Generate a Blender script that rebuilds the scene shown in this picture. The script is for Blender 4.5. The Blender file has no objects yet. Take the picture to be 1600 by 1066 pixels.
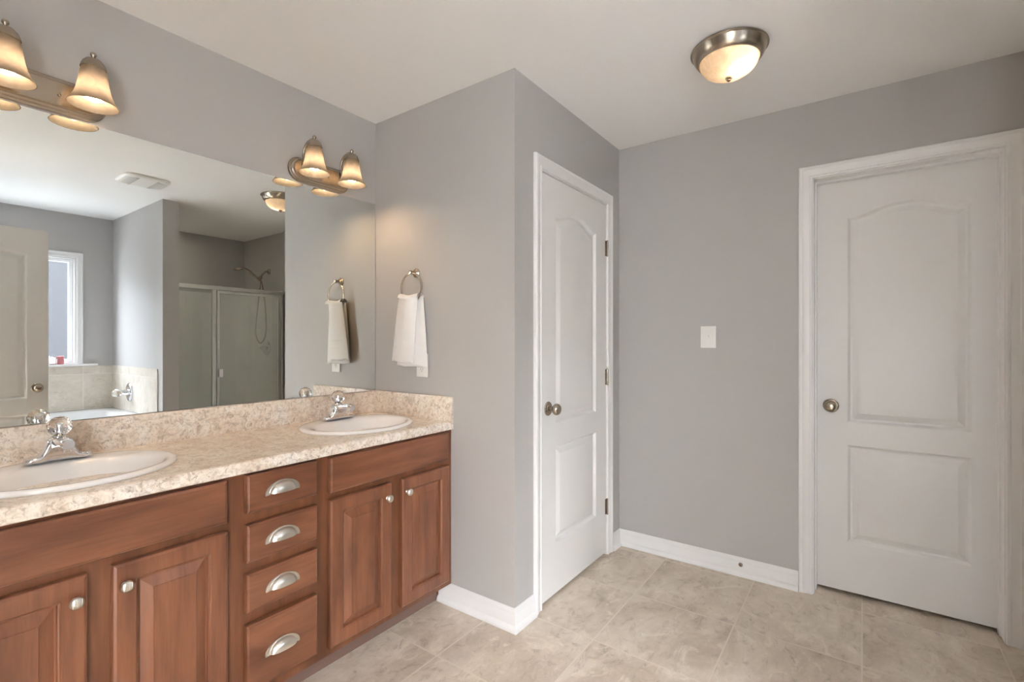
import bpy, bmesh, math, random
from mathutils import Vector, Matrix
random.seed(7)
SC = bpy.context.scene
COL = SC.collection
PI = math.pi

# ------------------------------------------------------------------ camera, world, exposure
YAW = math.radians(35.806)
cam_d = bpy.data.cameras.new('camera')
cam_d.sensor_width = 36.0
cam_d.lens = 759.4 / 1600 * 36.0
cam_d.shift_y = 0.4 / 1600
cam_d.clip_start = 0.01
cam = bpy.data.objects.new('camera', cam_d)
cam.location = (0, 0, 1.255)
cam.rotation_euler = (PI / 2, 0, YAW - PI / 2)
COL.objects.link(cam)
SC.camera = cam

W = bpy.data.worlds.new('sky')
SC.world = W
W.use_nodes = True
bg = W.node_tree.nodes['Background']
bg.inputs['Color'].default_value = (0.92, 0.96, 1.0, 1)
bg.inputs['Strength'].default_value = 50.0
BULB = 150.0          # vanity bulb emission
CEILING_BULB = 80.0
SC.view_settings.view_transform = 'Standard'
SC.view_settings.look = 'None'
SC.view_settings.gamma = 1.0
SC.view_settings.use_curve_mapping = False
SC.view_settings.exposure = 0.22
cy = SC.cycles
cy.use_denoising = True
cy.max_bounces = 14
cy.diffuse_bounces = 8
cy.glossy_bounces = 6
cy.transmission_bounces = 10
cy.transparent_max_bounces = 16
cy.sample_clamp_indirect = 40.0
cy.caustics_reflective = False
cy.caustics_refractive = False

sun_d = bpy.data.lights.new('sun', 'SUN')
sun_d.energy = 100.0
sun_d.angle = math.radians(1.0)
sun_d.color = (1.0, 0.97, 0.93)
sun = bpy.data.objects.new('sun', sun_d)
sun.rotation_euler = (math.radians(-10), 0, 0)      # high sun from behind the mirror wall, shining on the ground outside
COL.objects.link(sun)


def portal(name, loc, rot, sx, sy):
    l = bpy.data.lights.new(name, 'AREA')
    l.shape = 'RECTANGLE'
    l.size, l.size_y = sx, sy
    l.cycles.is_portal = True
    o = bpy.data.objects.new(name, l)
    o.location = loc
    o.rotation_euler = rot
    COL.objects.link(o)


portal('window_portal', (0.807, -1.80, 1.55), (PI / 2, 0, 0), 0.98, 0.98)
portal('doorway_portal', (-1.23, -0.64, 1.02), (0, -PI / 2, 0), 2.04, 0.92)

# ------------------------------------------------------------------ room numbers (metres)
YM, XT, YC, XR = 2.1525, 1.714, 1.223, 2.83     # mirror wall, towel wall, closet wall, right wall
YW, XW = -1.673, 1.578                          # window wall, partition beside the tub
H = 2.44
XL = -1.10                                      # left end of the room


# ------------------------------------------------------------------ materials
def new_mat(name):
    m = bpy.data.materials.new(name)
    m.use_nodes = True
    nt = m.node_tree
    return m, nt, nt.nodes, nt.links, nt.nodes['Principled BSDF']


def plain(name, col, rough=0.5, metal=0.0, spec=0.5, coat=0.0):
    m, nt, N, L, b = new_mat(name)
    b.inputs['Base Color'].default_value = (*col, 1)
    b.inputs['Roughness'].default_value = rough
    b.inputs['Metallic'].default_value = metal
    b.inputs['Specular IOR Level'].default_value = spec
    b.inputs['Coat Weight'].default_value = coat
    b.inputs['Coat Roughness'].default_value = 0.12
    return m


def noise(N, L, vec, scale, detail=4, rough=0.55, dist=0.0):
    n = N.new('ShaderNodeTexNoise')
    n.inputs['Scale'].default_value = scale
    n.inputs['Detail'].default_value = detail
    n.inputs['Roughness'].default_value = rough
    n.inputs['Distortion'].default_value = dist
    if vec is not None:
        L.new(vec, n.inputs['Vector'])
    return n


def ramp(N, L, fac, stops):
    r = N.new('ShaderNodeValToRGB')
    e = r.color_ramp.elements
    while len(e) < len(stops):
        e.new(0.5)
    for el, (p, c) in zip(e, stops):
        el.position = p
        el.color = (*c, 1) if len(c) == 3 else c
    L.new(fac, r.inputs['Fac'])
    return r


def mixc(N, L, fac, a, b, mode='MIX'):
    m = N.new('ShaderNodeMix')
    m.data_type = 'RGBA'
    m.blend_type = mode
    for sock, v in ((m.inputs[0], fac), (m.inputs[6], a), (m.inputs[7], b)):
        if hasattr(v, 'links') or hasattr(v, 'is_linked'):
            L.new(v, sock)
        elif isinstance(v, tuple):
            sock.default_value = (*v, 1)
        else:
            sock.default_value = v
    return m.outputs[2]


def bump(N, L, b, height, strength, dist=0.002):
    n = N.new('ShaderNodeBump')
    n.inputs['Strength'].default_value = strength
    n.inputs['Distance'].default_value = dist
    L.new(height, n.inputs['Height'])
    L.new(n.outputs[0], b.inputs['Normal'])


def geo_pos(N):
    return N.new('ShaderNodeNewGeometry').outputs['Position']


def mapping(N, L, vec, loc=(0, 0, 0), scale=(1, 1, 1), rot=(0, 0, 0)):
    m = N.new('ShaderNodeMapping')
    m.inputs['Location'].default_value = loc
    m.inputs['Scale'].default_value = scale
    m.inputs['Rotation'].default_value = rot
    L.new(vec, m.inputs['Vector'])
    return m.outputs[0]


def paint(name, col, rough, bs=0.05, sc=350):
    m, nt, N, L, b = new_mat(name)
    b.inputs['Base Color'].default_value = (*col, 1)
    b.inputs['Roughness'].default_value = rough
    n = noise(N, L, geo_pos(N), sc, 2)
    bump(N, L, b, n.outputs[0], bs, 0.001)
    return m


M_WALL = paint('wall_paint', (0.485, 0.471, 0.458), 0.6)
M_CEIL = paint('ceiling_paint', (0.92, 0.915, 0.905), 0.8)
M_TRIM = plain('white_trim_paint', (0.83, 0.82, 0.81), 0.32)
M_DOOR = plain('white_door_paint', (0.80, 0.79, 0.775), 0.38)
M_PLASTIC = plain('white_plastic', (0.84, 0.83, 0.80), 0.3)
M_VINYL = plain('white_vinyl', (0.88, 0.89, 0.90), 0.3)
M_DARK = plain('dark_slot', (0.03, 0.03, 0.03), 0.6)
M_PORC = plain('white_porcelain', (0.86, 0.84, 0.82), 0.12, coat=0.15)
M_ACRYL = plain('white_tub_acrylic', (0.88, 0.88, 0.88), 0.12, coat=0.3)
M_FIBER = plain('white_fiberglass', (0.90, 0.90, 0.87), 0.25)
M_CHROME = plain('chrome', (0.80, 0.80, 0.82), 0.07, 1.0)
M_NICKEL = plain('brushed_nickel', (0.43, 0.37, 0.30), 0.27, 1.0)
M_SATIN = plain('satin_nickel_pull', (0.80, 0.77, 0.71), 0.33, 1.0)
M_ALU = plain('satin_aluminium', (0.66, 0.66, 0.62), 0.3, 1.0)
M_KICK = plain('brown_toe_kick', (0.20, 0.125, 0.10), 0.6)
M_GRILLE = plain('grey_grille', (0.62, 0.62, 0.60), 0.6)
M_PINK = plain('pink_wax', (0.62, 0.20, 0.21), 0.5)
M_GROUND = plain('pale_concrete', (0.20, 0.20, 0.195), 0.9)
M_PATIO = plain('dark_asphalt', (0.16, 0.16, 0.16), 0.9)


def mirror_mat():
    m, nt, N, L, b = new_mat('mirror_silver')
    b.inputs['Base Color'].default_value = (0.84, 0.865, 0.84, 1)
    b.inputs['Metallic'].default_value = 1
    b.inputs['Roughness'].default_value = 0.0
    return m


M_MIRROR = mirror_mat()


def clear_glass(name, tint, refl=0.08, rough=0.02, haze=0.0):
    m, nt, N, L, b = new_mat(name)
    N.remove(b)
    t = N.new('ShaderNodeBsdfTransparent')
    t.inputs[0].default_value = (*tint, 1)
    g = N.new('ShaderNodeBsdfGlossy')
    g.inputs['Roughness'].default_value = rough
    f = N.new('ShaderNodeLayerWeight')
    f.inputs['Blend'].default_value = 0.5
    pw = N.new('ShaderNodeMath')
    pw.operation = 'POWER'
    pw.inputs[1].default_value = 5.0
    L.new(f.outputs['Facing'], pw.inputs[0])
    mm = N.new('ShaderNodeMath')
    mm.operation = 'MULTIPLY_ADD'
    mm.inputs[1].default_value = 1.0 - refl
    mm.inputs[2].default_value = refl
    L.new(pw.outputs[0], mm.inputs[0])
    mx = N.new('ShaderNodeMixShader')
    L.new(mm.outputs[0], mx.inputs[0])
    src = t.outputs[0]
    if haze > 0:          # soap film, its pale haze raised to brighten the dark shower
        d = N.new('ShaderNodeBsdfDiffuse')
        d.inputs[0].default_value = (0.85, 0.86, 0.83, 1)
        mh = N.new('ShaderNodeMixShader')
        mh.inputs[0].default_value = haze
        L.new(t.outputs[0], mh.inputs[1])
        L.new(d.outputs[0], mh.inputs[2])
        src = mh.outputs[0]
    L.new(src, mx.inputs[1])
    L.new(g.outputs[0], mx.inputs[2])
    L.new(mx.outputs[0], N['Material Output'].inputs[0])
    return m


M_PANE = clear_glass('window_glass', (0.66, 0.67, 0.70), 0.03)
M_SHOWERGLASS = clear_glass('shower_glass', (0.93, 0.95, 0.93), 0.06, 0.02, 0.20)


def solid_glass():
    m, nt, N, L, b = new_mat('clear_acrylic')
    b.inputs['Base Color'].default_value = (1, 0.985, 0.97, 1)
    b.inputs['Roughness'].default_value = 0.02
    b.inputs['Transmission Weight'].default_value = 1
    b.inputs['IOR'].default_value = 1.47
    return m


M_ACRYLIC = solid_glass()


def alabaster(name, col, trans, body=1.0):
    m, nt, N, L, b = new_mat(name)
    N.remove(b)
    n = noise(N, L, geo_pos(N), 26, 4, 0.6, 1.2)
    c = ramp(N, L, n.outputs[0], [(0.35, tuple(x * 0.80 for x in col)), (0.65, col)])
    t = N.new('ShaderNodeBsdfTranslucent')
    d = N.new('ShaderNodeBsdfDiffuse')
    L.new(c.outputs[0], t.inputs[0])
    L.new(mixc(N, L, 1.0, c.outputs[0], (body, body, body), 'MULTIPLY'), d.inputs[0])
    g = N.new('ShaderNodeBsdfGlossy')
    g.inputs['Roughness'].default_value = 0.15
    m1 = N.new('ShaderNodeMixShader')
    m1.inputs[0].default_value = trans
    L.new(d.outputs[0], m1.inputs[1])
    L.new(t.outputs[0], m1.inputs[2])
    m2 = N.new('ShaderNodeMixShader')
    m2.inputs[0].default_value = 0.05
    L.new(m1.outputs[0], m2.inputs[1])
    L.new(g.outputs[0], m2.inputs[2])
    L.new(m2.outputs[0], N['Material Output'].inputs[0])
    return m


M_SHADE = alabaster('alabaster_shade_glass', (0.056, 0.053, 0.050), 0.46, 2.0)
M_BOWL = alabaster('alabaster_bowl_glass', (0.46, 0.37, 0.285), 0.6)


def emitter(name, col, s):
    m, nt, N, L, b = new_mat(name)
    b.inputs['Base Color'].default_value = (*col, 1)
    b.inputs['Emission Color'].default_value = (*col, 1)
    b.inputs['Emission Strength'].default_value = s
    return m


M_BULB = emitter('lit_bulb', (1.0, 0.66, 0.37), BULB)
M_BULB2 = emitter('lit_ceiling_bulb', (1.0, 0.80, 0.58), CEILING_BULB)


def wood(name, horiz, tone=(1.0, 1.0, 1.0)):
    m, nt, N, L, b = new_mat(name)
    p = geo_pos(N)
    if horiz:
        v1 = mapping(N, L, p, scale=(2.2, 9, 22))
        v2 = mapping(N, L, p, scale=(1.6, 3, 5), loc=(3, 0, 7))
        v3 = mapping(N, L, p, scale=(14, 60, 220))
    else:
        v1 = mapping(N, L, p, scale=(22, 9, 2.2))
        v2 = mapping(N, L, p, scale=(5, 3, 1.8), loc=(1, 0, 4))
        v3 = mapping(N, L, p, scale=(220, 60, 14))
    n1 = noise(N, L, v1, 1.0, 5, 0.6, 0.6)
    n2 = noise(N, L, v2, 1.6, 3, 0.5, 0.4)
    n3 = noise(N, L, v3, 1.0, 2, 0.5)
    c1 = ramp(N, L, n1.outputs[0], [(0.3, (0.178, 0.063, 0.0290)), (0.55, (0.262, 0.097, 0.0455)), (0.8, (0.335, 0.130, 0.0635))])
    c2 = ramp(N, L, n2.outputs[0], [(0.30, (0.55, 0.52, 0.50)), (0.50, (0.95, 0.95, 0.95)), (0.74, (1.10, 1.12, 1.14))])
    c = mixc(N, L, 0.85, c1.outputs[0], c2.outputs[0], 'MULTIPLY')
    c3 = ramp(N, L, n3.outputs[0], [(0.35, (0.86, 0.84, 0.82)), (0.6, (1, 1, 1))])
    c = mixc(N, L, 0.6, c, c3.outputs[0], 'MULTIPLY')
    c = mixc(N, L, 1.0, c, tone, 'MULTIPLY')
    L.new(c, b.inputs['Base Color'])
    b.inputs['Roughness'].default_value = 0.36
    b.inputs['Coat Weight'].default_value = 0.45
    b.inputs['Coat Roughness'].default_value = 0.28
    bump(N, L, b, n3.outputs[0], 0.04, 0.001)
    return m


M_WOODV = wood('stained_maple_vertical', False)
M_WOODF = wood('shade_toned_maple_frame', False, (0.78, 0.74, 0.64))  # golden frame tone, darkened to paint in shade at the gaps
M_WOODH = wood('stained_maple_horizontal', True)


def laminate():
    m, nt, N, L, b = new_mat('speckled_stone_laminate')
    p = geo_pos(N)
    big = noise(N, L, p, 9, 5, 0.62, 1.2)
    c = ramp(N, L, big.outputs[0], [(0.30, (0.72, 0.59, 0.48)), (0.5, (0.86, 0.76, 0.65)), (0.7, (0.90, 0.85, 0.78))])
    mid = noise(N, L, p, 46, 8, 0.72, 1.0)
    c2 = ramp(N, L, mid.outputs[0], [(0.34, (0.46, 0.39, 0.35)), (0.45, (0.80, 0.76, 0.72)), (0.54, (1, 1, 1)), (0.70, (1.08, 1.08, 1.08))])
    col = mixc(N, L, 0.85, c.outputs[0], c2.outputs[0], 'MULTIPLY')
    zone = noise(N, L, mapping(N, L, p, loc=(9, 4, 2)), 11, 4, 0.6)
    zf = ramp(N, L, zone.outputs[0], [(0.42, (0.10, 0.10, 0.10)), (0.60, (1, 1, 1))])
    sp = noise(N, L, mapping(N, L, p, loc=(5, 2, 1)), 150, 4, 0.65, 1.0)
    f = ramp(N, L, sp.outputs[0], [(0.57, (0, 0, 0)), (0.64, (0.9, 0.9, 0.9))])
    mul = N.new('ShaderNodeMath')
    mul.operation = 'MULTIPLY'
    L.new(f.outputs[0], mul.inputs[0])
    L.new(zf.outputs[0], mul.inputs[1])
    col = mixc(N, L, mul.outputs[0], col, (0.26, 0.21, 0.19))
    lt = noise(N, L, mapping(N, L, p, loc=(2, 8, 3)), 60, 5, 0.7, 1.0)
    lf = ramp(N, L, lt.outputs[0], [(0.55, (0, 0, 0)), (0.70, (0.75, 0.75, 0.75))])
    col = mixc(N, L, lf.outputs[0], col, (0.86, 0.84, 0.80))
    L.new(col, b.inputs['Base Color'])
    b.inputs['Roughness'].default_value = 0.28
    return m


M_LAM = laminate()


def tile(name, size, off, mortar, tint, axis='xy', gl=0.33, contrast=1.0, grout=(0.74, 0.66, 0.56)):
    m, nt, N, L, b = new_mat(name)
    p = geo_pos(N)
    rot = {'xy': (0, 0, 0), 'xz': (PI / 2, 0, 0), 'yz': (PI / 2, 0, PI / 2)}[axis]
    sep = N.new('ShaderNodeSeparateXYZ')
    L.new(p, sep.inputs[0])
    com = N.new('ShaderNodeCombineXYZ')
    L.new(sep.outputs[{'x': 0, 'y': 1, 'z': 2}[axis[0]]], com.inputs[0])
    L.new(sep.outputs[{'x': 0, 'y': 1, 'z': 2}[axis[1]]], com.inputs[1])
    v = mapping(N, L, com.outputs[0], loc=(-off[0], -off[1], 0))
    br = N.new('ShaderNodeTexBrick')
    br.offset = 0.0
    br.squash = 1.0
    br.inputs['Scale'].default_value = 1.0
    br.inputs['Brick Width'].default_value = size[0]
    br.inputs['Row Height'].default_value = size[1]
    br.inputs['Mortar Size'].default_value = mortar
    br.inputs['Mortar Smooth'].default_value = 0.2
    br.inputs['Color1'].default_value = (0, 0, 0, 1)
    br.inputs['Color2'].default_value = (1, 1, 1, 1)
    br.inputs['Bias'].default_value = 0.0
    L.new(v, br.inputs['Vector'])
    # shift the marbling in every tile so that it does not run through the joints
    jump = N.new('ShaderNodeVectorMath')
    jump.operation = 'MULTIPLY_ADD'
    jump.inputs[1].default_value = (6.0, 4.0, 5.0)
    L.new(br.outputs['Color'], jump.inputs[0])
    L.new(p, jump.inputs[2])
    q = jump.outputs[0]
    st = mapping(N, L, q, scale=(1.0, 1.5, 1.2), rot=(0, 0, 0.35))
    big = noise(N, L, st, 2.6, 8, 0.68, 0.5)
    fine = noise(N, L, st, 11, 9, 0.78, 0.9)
    vein = noise(N, L, mapping(N, L, st, loc=(3, 7, 1)), 5.5, 9, 0.72, 1.6)
    k = contrast

    def tone(f):
        return tuple(t * (1 + (x - 1) * k) for t, x in zip(tint, f))
    c1 = ramp(N, L, big.outputs[0], [(0.32, tone((0.80, 0.77, 0.74))), (0.50, tone((0.97, 0.96, 0.95))), (0.66, tone((1.10, 1.12, 1.14)))])
    c2 = ramp(N, L, fine.outputs[0], [(0.34, (1 - 0.30 * k, 1 - 0.33 * k, 1 - 0.35 * k)), (0.46, (0.97, 0.97, 0.97)), (0.56, (1, 1, 1)), (0.68, (1 + 0.12 * k, 1 + 0.13 * k, 1 + 0.14 * k))])
    col = mixc(N, L, 0.8, c1.outputs[0], c2.outputs[0], 'MULTIPLY')
    vf = ramp(N, L, vein.outputs[0], [(0.55, (0, 0, 0)), (0.64, (0.45 * k, 0.45 * k, 0.45 * k)), (0.75, (0.1, 0.1, 0.1))])
    col = mixc(N, L, vf.outputs[0], col, tuple(min(0.85, t * 1.28) for t in tint))
    col = mixc(N, L, br.outputs['Fac'], col, grout)
    L.new(col, b.inputs['Base Color'])
    b.inputs['Roughness'].default_value = gl
    inv = N.new('ShaderNodeMath')
    inv.operation = 'MULTIPLY_ADD'
    inv.inputs[1].default_value = -1.0
    inv.inputs[2].default_value = 1.0
    L.new(br.outputs['Fac'], inv.inputs[0])
    bump(N, L, b, inv.outputs[0], 0.25, 0.002)
    return m


TS = 0.4585
M_FLOOR = tile('beige_floor_tile', (TS, TS), (1.397 - 4 * TS, 0.919 - 8 * TS), 0.0032, (0.70, 0.605, 0.50), 'xy', 0.30, 1.35, (0.75, 0.66, 0.55))
M_TILEX = tile('tub_wall_tile', (0.33, 0.33), (0.03, 0.615), 0.002, (0.66, 0.605, 0.525), 'xz', 0.3, 0.8, (0.8, 0.78, 0.74))
M_TILEY = tile('tub_side_tile', (0.33, 0.33), (-1.68, 0.615), 0.002, (0.70, 0.645, 0.565), 'yz', 0.3, 0.8, (0.8, 0.78, 0.74))


def terry():
    m, nt, N, L, b = new_mat('white_terry')
    b.inputs['Base Color'].default_value = (0.90, 0.895, 0.89, 1)
    b.inputs['Roughness'].default_value = 0.95
    b.inputs['Sheen Weight'].default_value = 0.3
    n = noise(N, L, geo_pos(N), 620, 2)
    bump(N, L, b, n.outputs[0], 0.5, 0.003)
    return m


M_TERRY = terry()


def siding():
    m, nt, N, L, b = new_mat('grey_blue_siding')
    b.inputs['Base Color'].default_value = (0.0125, 0.0130, 0.0150, 1)
    b.inputs['Roughness'].default_value = 0.8
    return m


M_SIDING = siding()


# ------------------------------------------------------------------ mesh helpers
class MB:
    def __init__(self):
        self.bm = bmesh.new()

    def box(self, x0, x1, y0, y1, z0, z1, bevel=0.0, seg=2):
        bm = self.bm
        r = bmesh.ops.create_cube(bm, size=1.0)
        vs = r['verts']
        for v in vs:
            v.co = Vector(((x0 + x1) / 2 + v.co.x * (x1 - x0), (y0 + y1) / 2 + v.co.y * (y1 - y0), (z0 + z1) / 2 + v.co.z * (z1 - z0)))
        if bevel > 0:
            es = list({e for v in vs for e in v.link_edges})
            bmesh.ops.bevel(bm, geom=es, offset=bevel, segments=seg, affect='EDGES', profile=0.5)
        return self

    def rings(self, rings, closed=True, cap0=False, cap1=False):
        """loft a list of rings (lists of points, same length)"""
        bm = self.bm
        R = [[bm.verts.new(p) for p in ring] for ring in rings]
        n = len(R[0])
        for a, b in zip(R, R[1:]):
            for i in range(n if closed else n - 1):
                j = (i + 1) % n
                try:
                    bm.faces.new((a[i], a[j], b[j], b[i]))
                except ValueError:
                    pass
        if cap0:
            bm.faces.new(R[0][::-1])
        if cap1:
            bm.faces.new(R[-1])
        return self

    def lathe(self, prof, c=(0, 0, 0), axis=(0, 0, 1), seg=32):
        """prof = [(radius, height along axis)]"""
        ax = Vector(axis).normalized()
        t = Vector((0, 0, 1)) if abs(ax.z) < 0.9 else Vector((1, 0, 0))
        u = ax.cross(t).normalized()
        w = ax.cross(u)
        c = Vector(c)
        rings = []
        for r, h in prof:
            r = max(r, 1e-5)
            rings.append([c + ax * h + (u * math.cos(2 * PI * i / seg) + w * math.sin(2 * PI * i / seg)) * r for i in range(seg)])
        self.rings(rings)
        bmesh.ops.remove_doubles(self.bm, verts=self.bm.verts[:], dist=5e-5)
        return self

    def tube(self, pts, r, seg=12, cap=True):
        P = [Vector(p) for p in pts]
        rings = []
        prev = None
        for i, p in enumerate(P):
            d = (P[min(i + 1, len(P) - 1)] - P[max(i - 1, 0)]).normalized()
            if prev is None:
                t = Vector((0, 0, 1)) if abs(d.z) < 0.9 else Vector((1, 0, 0))
                u = d.cross(t).normalized()
            else:
                u = (prev - d * prev.dot(d)).normalized()
            prev = u
            w = d.cross(u)
            rr = r[i] if isinstance(r, (list, tuple)) else r
            rings.append([p + (u * math.cos(2 * PI * k / seg) + w * math.sin(2 * PI * k / seg)) * rr for k in range(seg)])
        self.rings(rings, True, cap, cap)
        return self

    def face(self, pts):
        self.bm.faces.new([self.bm.verts.new(p) for p in pts])
        return self

    def build(self, name, mat, parent=None, smooth=True, angle=32, origin=None):
        bm = self.bm
        bmesh.ops.recalc_face_normals(bm, faces=bm.faces[:])
        off = Vector((0, 0, 0))
        if parent is not None:
            off = world_of(parent)
        elif origin is not None:
            off = Vector(origin)
        for v in bm.verts:
            v.co -= off
        if parent is not None:
            org = Vector((0, 0, 0))
        me = bpy.data.meshes.new(name)
        bm.to_mesh(me)
        bm.free()
        me.materials.append(mat)
        if smooth:
            for p in me.polygons:
                p.use_smooth = True
            me.set_sharp_from_angle(angle=math.radians(angle))
        o = bpy.data.objects.new(name, me)
        COL.objects.link(o)
        if parent is not None:
            o.parent = parent
        elif origin is not None:
            o.location = off
        return o


def world_of(o):
    v = Vector((0, 0, 0))
    while o is not None:
        v += o.location
        o = o.parent
    return v


def catmull(pts, n=8):
    P = [Vector(p) for p in pts]
    out = []
    for i in range(len(P) - 1):
        p0, p1, p2, p3 = P[max(i - 1, 0)], P[i], P[i + 1], P[min(i + 2, len(P) - 1)]
        for k in range(n):
            t = k / n
            out.append(0.5 * ((2 * p1) + (p2 - p0) * t + (2 * p0 - 5 * p1 + 4 * p2 - p3) * t * t + (3 * p1 - p0 - 3 * p2 + p3) * t ** 3))
    out.append(P[-1])
    return out


def tag(o, label=None, cat=None, group=None, kind=None):
    if label:
        o['label'] = label
    if cat:
        o['category'] = cat
    if group:
        o['group'] = group
    if kind:
        o['kind'] = kind
    return o


def thing(name, loc, label, cat, group=None, kind=None):
    o = bpy.data.objects.new(name, None)
    o.empty_display_size = 0.05
    o.location = loc
    COL.objects.link(o)
    return tag(o, label, cat, group, kind)


def struct(mb, name, mat, label, cat, smooth=False):
    return tag(mb.build(name, mat, None, smooth), label, cat, None, 'structure')


def copy_tree(o, parent=None):
    c = o.copy()
    COL.objects.link(c)
    if parent is not None:
        c.parent = parent
    for ch in list(o.children):
        copy_tree(ch, c)
    return c


# ------------------------------------------------------------------ room shell
T = 0.12
struct(MB().box(XL - T, 3.95, YW - T, YM + T, -0.1, 0.0), 'floor', M_FLOOR, 'beige mottled stone-look square floor tiles', 'floor')
struct(MB().box(XL - T, 3.95, YW - T, YM + T, H, H + 0.1), 'ceiling', M_CEIL, 'smooth white painted ceiling', 'ceiling')
struct(MB().box(XL - T, 3.95, YM, YM + T, 0, H), 'wall_mirror', M_WALL, 'grey wall behind the long mirror and vanity', 'wall')
struct(MB().box(XT, XT + T, YC + 0.06, YM, 0, H).box(XT, XT + T, YC, YC + 0.06, 0, H), 'wall_towel', M_WALL, 'grey wall with the towel ring at the end of the vanity', 'wall')
D1 = (1.912, 2.660, 2.078)
D2 = (-0.495, 0.213, 2.078)
struct(MB().box(XT + T, D1[0], YC, YC + T, 0, H).box(D1[1], XR, YC, YC + T, 0, H).box(D1[0], D1[1], YC, YC + T, D1[2], H), 'wall_closet', M_WALL, 'grey wall around the narrow white door beside the vanity', 'wall')
struct(MB().box(XR, XR + T, YW, D2[0], 0, H).box(XR, XR + T, D2[1], YM, 0, H).box(XR, XR + T, D2[0], D2[1], D2[2], H), 'wall_right', M_WALL, 'grey wall with the light switch and the right white door', 'wall')
WX0, WX1, WZ0, WZ1 = 0.31, 1.304, 1.045, 2.035
struct(MB().box(XL - T, WX0, YW - T, YW, 0, H).box(WX1, XR + T, YW - T, YW, 0, H).box(WX0, WX1, YW - T, YW, 0, WZ0).box(WX0, WX1, YW - T, YW, WZ1, H), 'wall_window', M_WALL, 'pale grey wall with the window above the tub, seen in the mirror', 'wall')
struct(MB().box(XW, XW + T, YW, -0.425, 0, H), 'wall_partition', M_WALL, 'short grey wall between the tub and the shower, seen in the mirror', 'wall')
struct(MB().box(-0.09, 0.03, YW, -0.46, 0, H), 'wall_entry', M_WALL, 'grey wall at the hinge side of the open grey door', 'wall')
LW = (-1.10, -0.18, 0.0, 2.04)
struct(MB().box(XL - T, XL, YW, LW[0], 0, H).box(XL - T, XL, LW[1], YM, 0, H).box(XL - T, XL, LW[0], LW[1], LW[3], H), 'wall_left', M_WALL, 'grey wall with an open doorway behind the photographer', 'wall')
struct(MB().box(XR + T, 3.95, 0.80, 0.90, 0, H).box(XR + T, 3.95, -1.0, -0.9, 0, H).box(3.85, 3.95, -0.9, 0.80, 0, H), 'wall_beyond', M_WALL, 'grey walls of the dark room behind the right door', 'wall')
struct(MB().box(-9, 9, -7.1, -7.0, -0.1, 3.1), 'wall_outside', M_SIDING, 'blue-grey wall of the house outside the tub window', 'wall')
M_ADDED_WALL = plain('added_wall_grey', (0.74, 0.74, 0.74), 0.9)
struct(MB().box(-3.4, -3.3, -5, 5, -0.1, 3.2), 'wall_added_shield', M_ADDED_WALL, 'added grey wall shielding the open doorway from the sky', 'wall')  # unseen wall, added to cut the skylight entering the doorway
struct(MB().box(-3.3, -1.23, 0.9, 1.0, -0.1, 15.0), 'wall_added_sunblock', M_ADDED_WALL, 'added tall grey wall keeping sun off the ground by the doorway', 'wall')  # unseen blocker, added to shade the ground outside the doorway
struct(MB().box(-12, 12, -12, YW - 0.13, -0.2, -0.1), 'ground_side', M_GROUND, 'pale concrete outside the tub window', 'ground')
struct(MB().box(-12, 12, YW - 0.13, 8, -0.2, -0.1), 'ground', M_PATIO, 'dark asphalt outside the open doorway', 'ground')


# ------------------------------------------------------------------ trim sweeps
def sweep(mb, path, prof):
    """sweep a (out, z) profile along a floor polyline; out is to the right of travel"""
    P = [Vector((x, y)) for x, y in path]
    rings = []
    for i, p in enumerate(P):
        ds = []
        if i > 0:
            ds.append((P[i] - P[i - 1]).normalized())
        if i < len(P) - 1:
            ds.append((P[i + 1] - P[i]).normalized())
        ns = [Vector((d.y, -d.x)) for d in ds]
        n = sum(ns, Vector((0, 0)))
        n = n / n.dot(ns[0])
        rings.append([Vector((p.x + n.x * a, p.y + n.y * a, z)) for a, z in prof])
    mb.rings(rings, True, True, True)
    return mb


BASE = [(0.0005, 0.001), (0.024, 0.001), (0.024, 0.010), (0.022, 0.018), (0.018, 0.024), (0.012, 0.028), (0.012, 0.072), (0.010, 0.076), (0.011, 0.080), (0.010, 0.086), (0.005, 0.092), (0.004, 0.098), (0.0005, 0.098)]
struct(sweep(MB(), [(XT, 1.668), (XT, YC), (1.863, YC)], BASE), 'baseboard_towel', M_TRIM, 'white baseboard wrapping the corner from the vanity to the narrow door', 'baseboard', True)
struct(sweep(MB(), [(2.708, YC), (XR, YC), (XR, 0.262)], BASE), 'baseboard_right', M_TRIM, 'white baseboard under the light switch between the two doors', 'baseboard', True)
struct(sweep(MB(), [(XW + T, -0.83), (XW + T, -0.425), (XW, -0.425), (XW, -0.548)][::-1], BASE), 'baseboard_partition', M_TRIM, 'white baseboard around the wall between tub and shower', 'baseboard', True)
struct(sweep(MB(), [(XL, -0.12), (XL, YM), (0.02, YM)], BASE), 'baseboard_left', M_TRIM, 'white baseboard along the left wall behind the photographer', 'baseboard', True)

CAS = [(0, 0.0), (0, 0.009), (0.003, 0.0115), (0.010, 0.0115), (0.013, 0.0085), (0.026, 0.0105), (0.038, 0.014), (0.043, 0.0175), (0.054, 0.0175), (0.060, 0.013), (0.060, 0.0)]


def casing(mb, u0, u1, ztop, mp):
    """three-sided mitred door casing; mp(u, n, z) -> point"""
    rings = []
    for (u, z, su, sz) in ((u0, 0.001, -1, 0), (u0, ztop, -1, 1), (u1, ztop, 1, 1), (u1, 0.001, 1, 0)):
        rings.append([mp(u + su * a, n, z + sz * a) for a, n in CAS])
    mb.rings(rings, True, True, True)
    return mb


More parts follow.
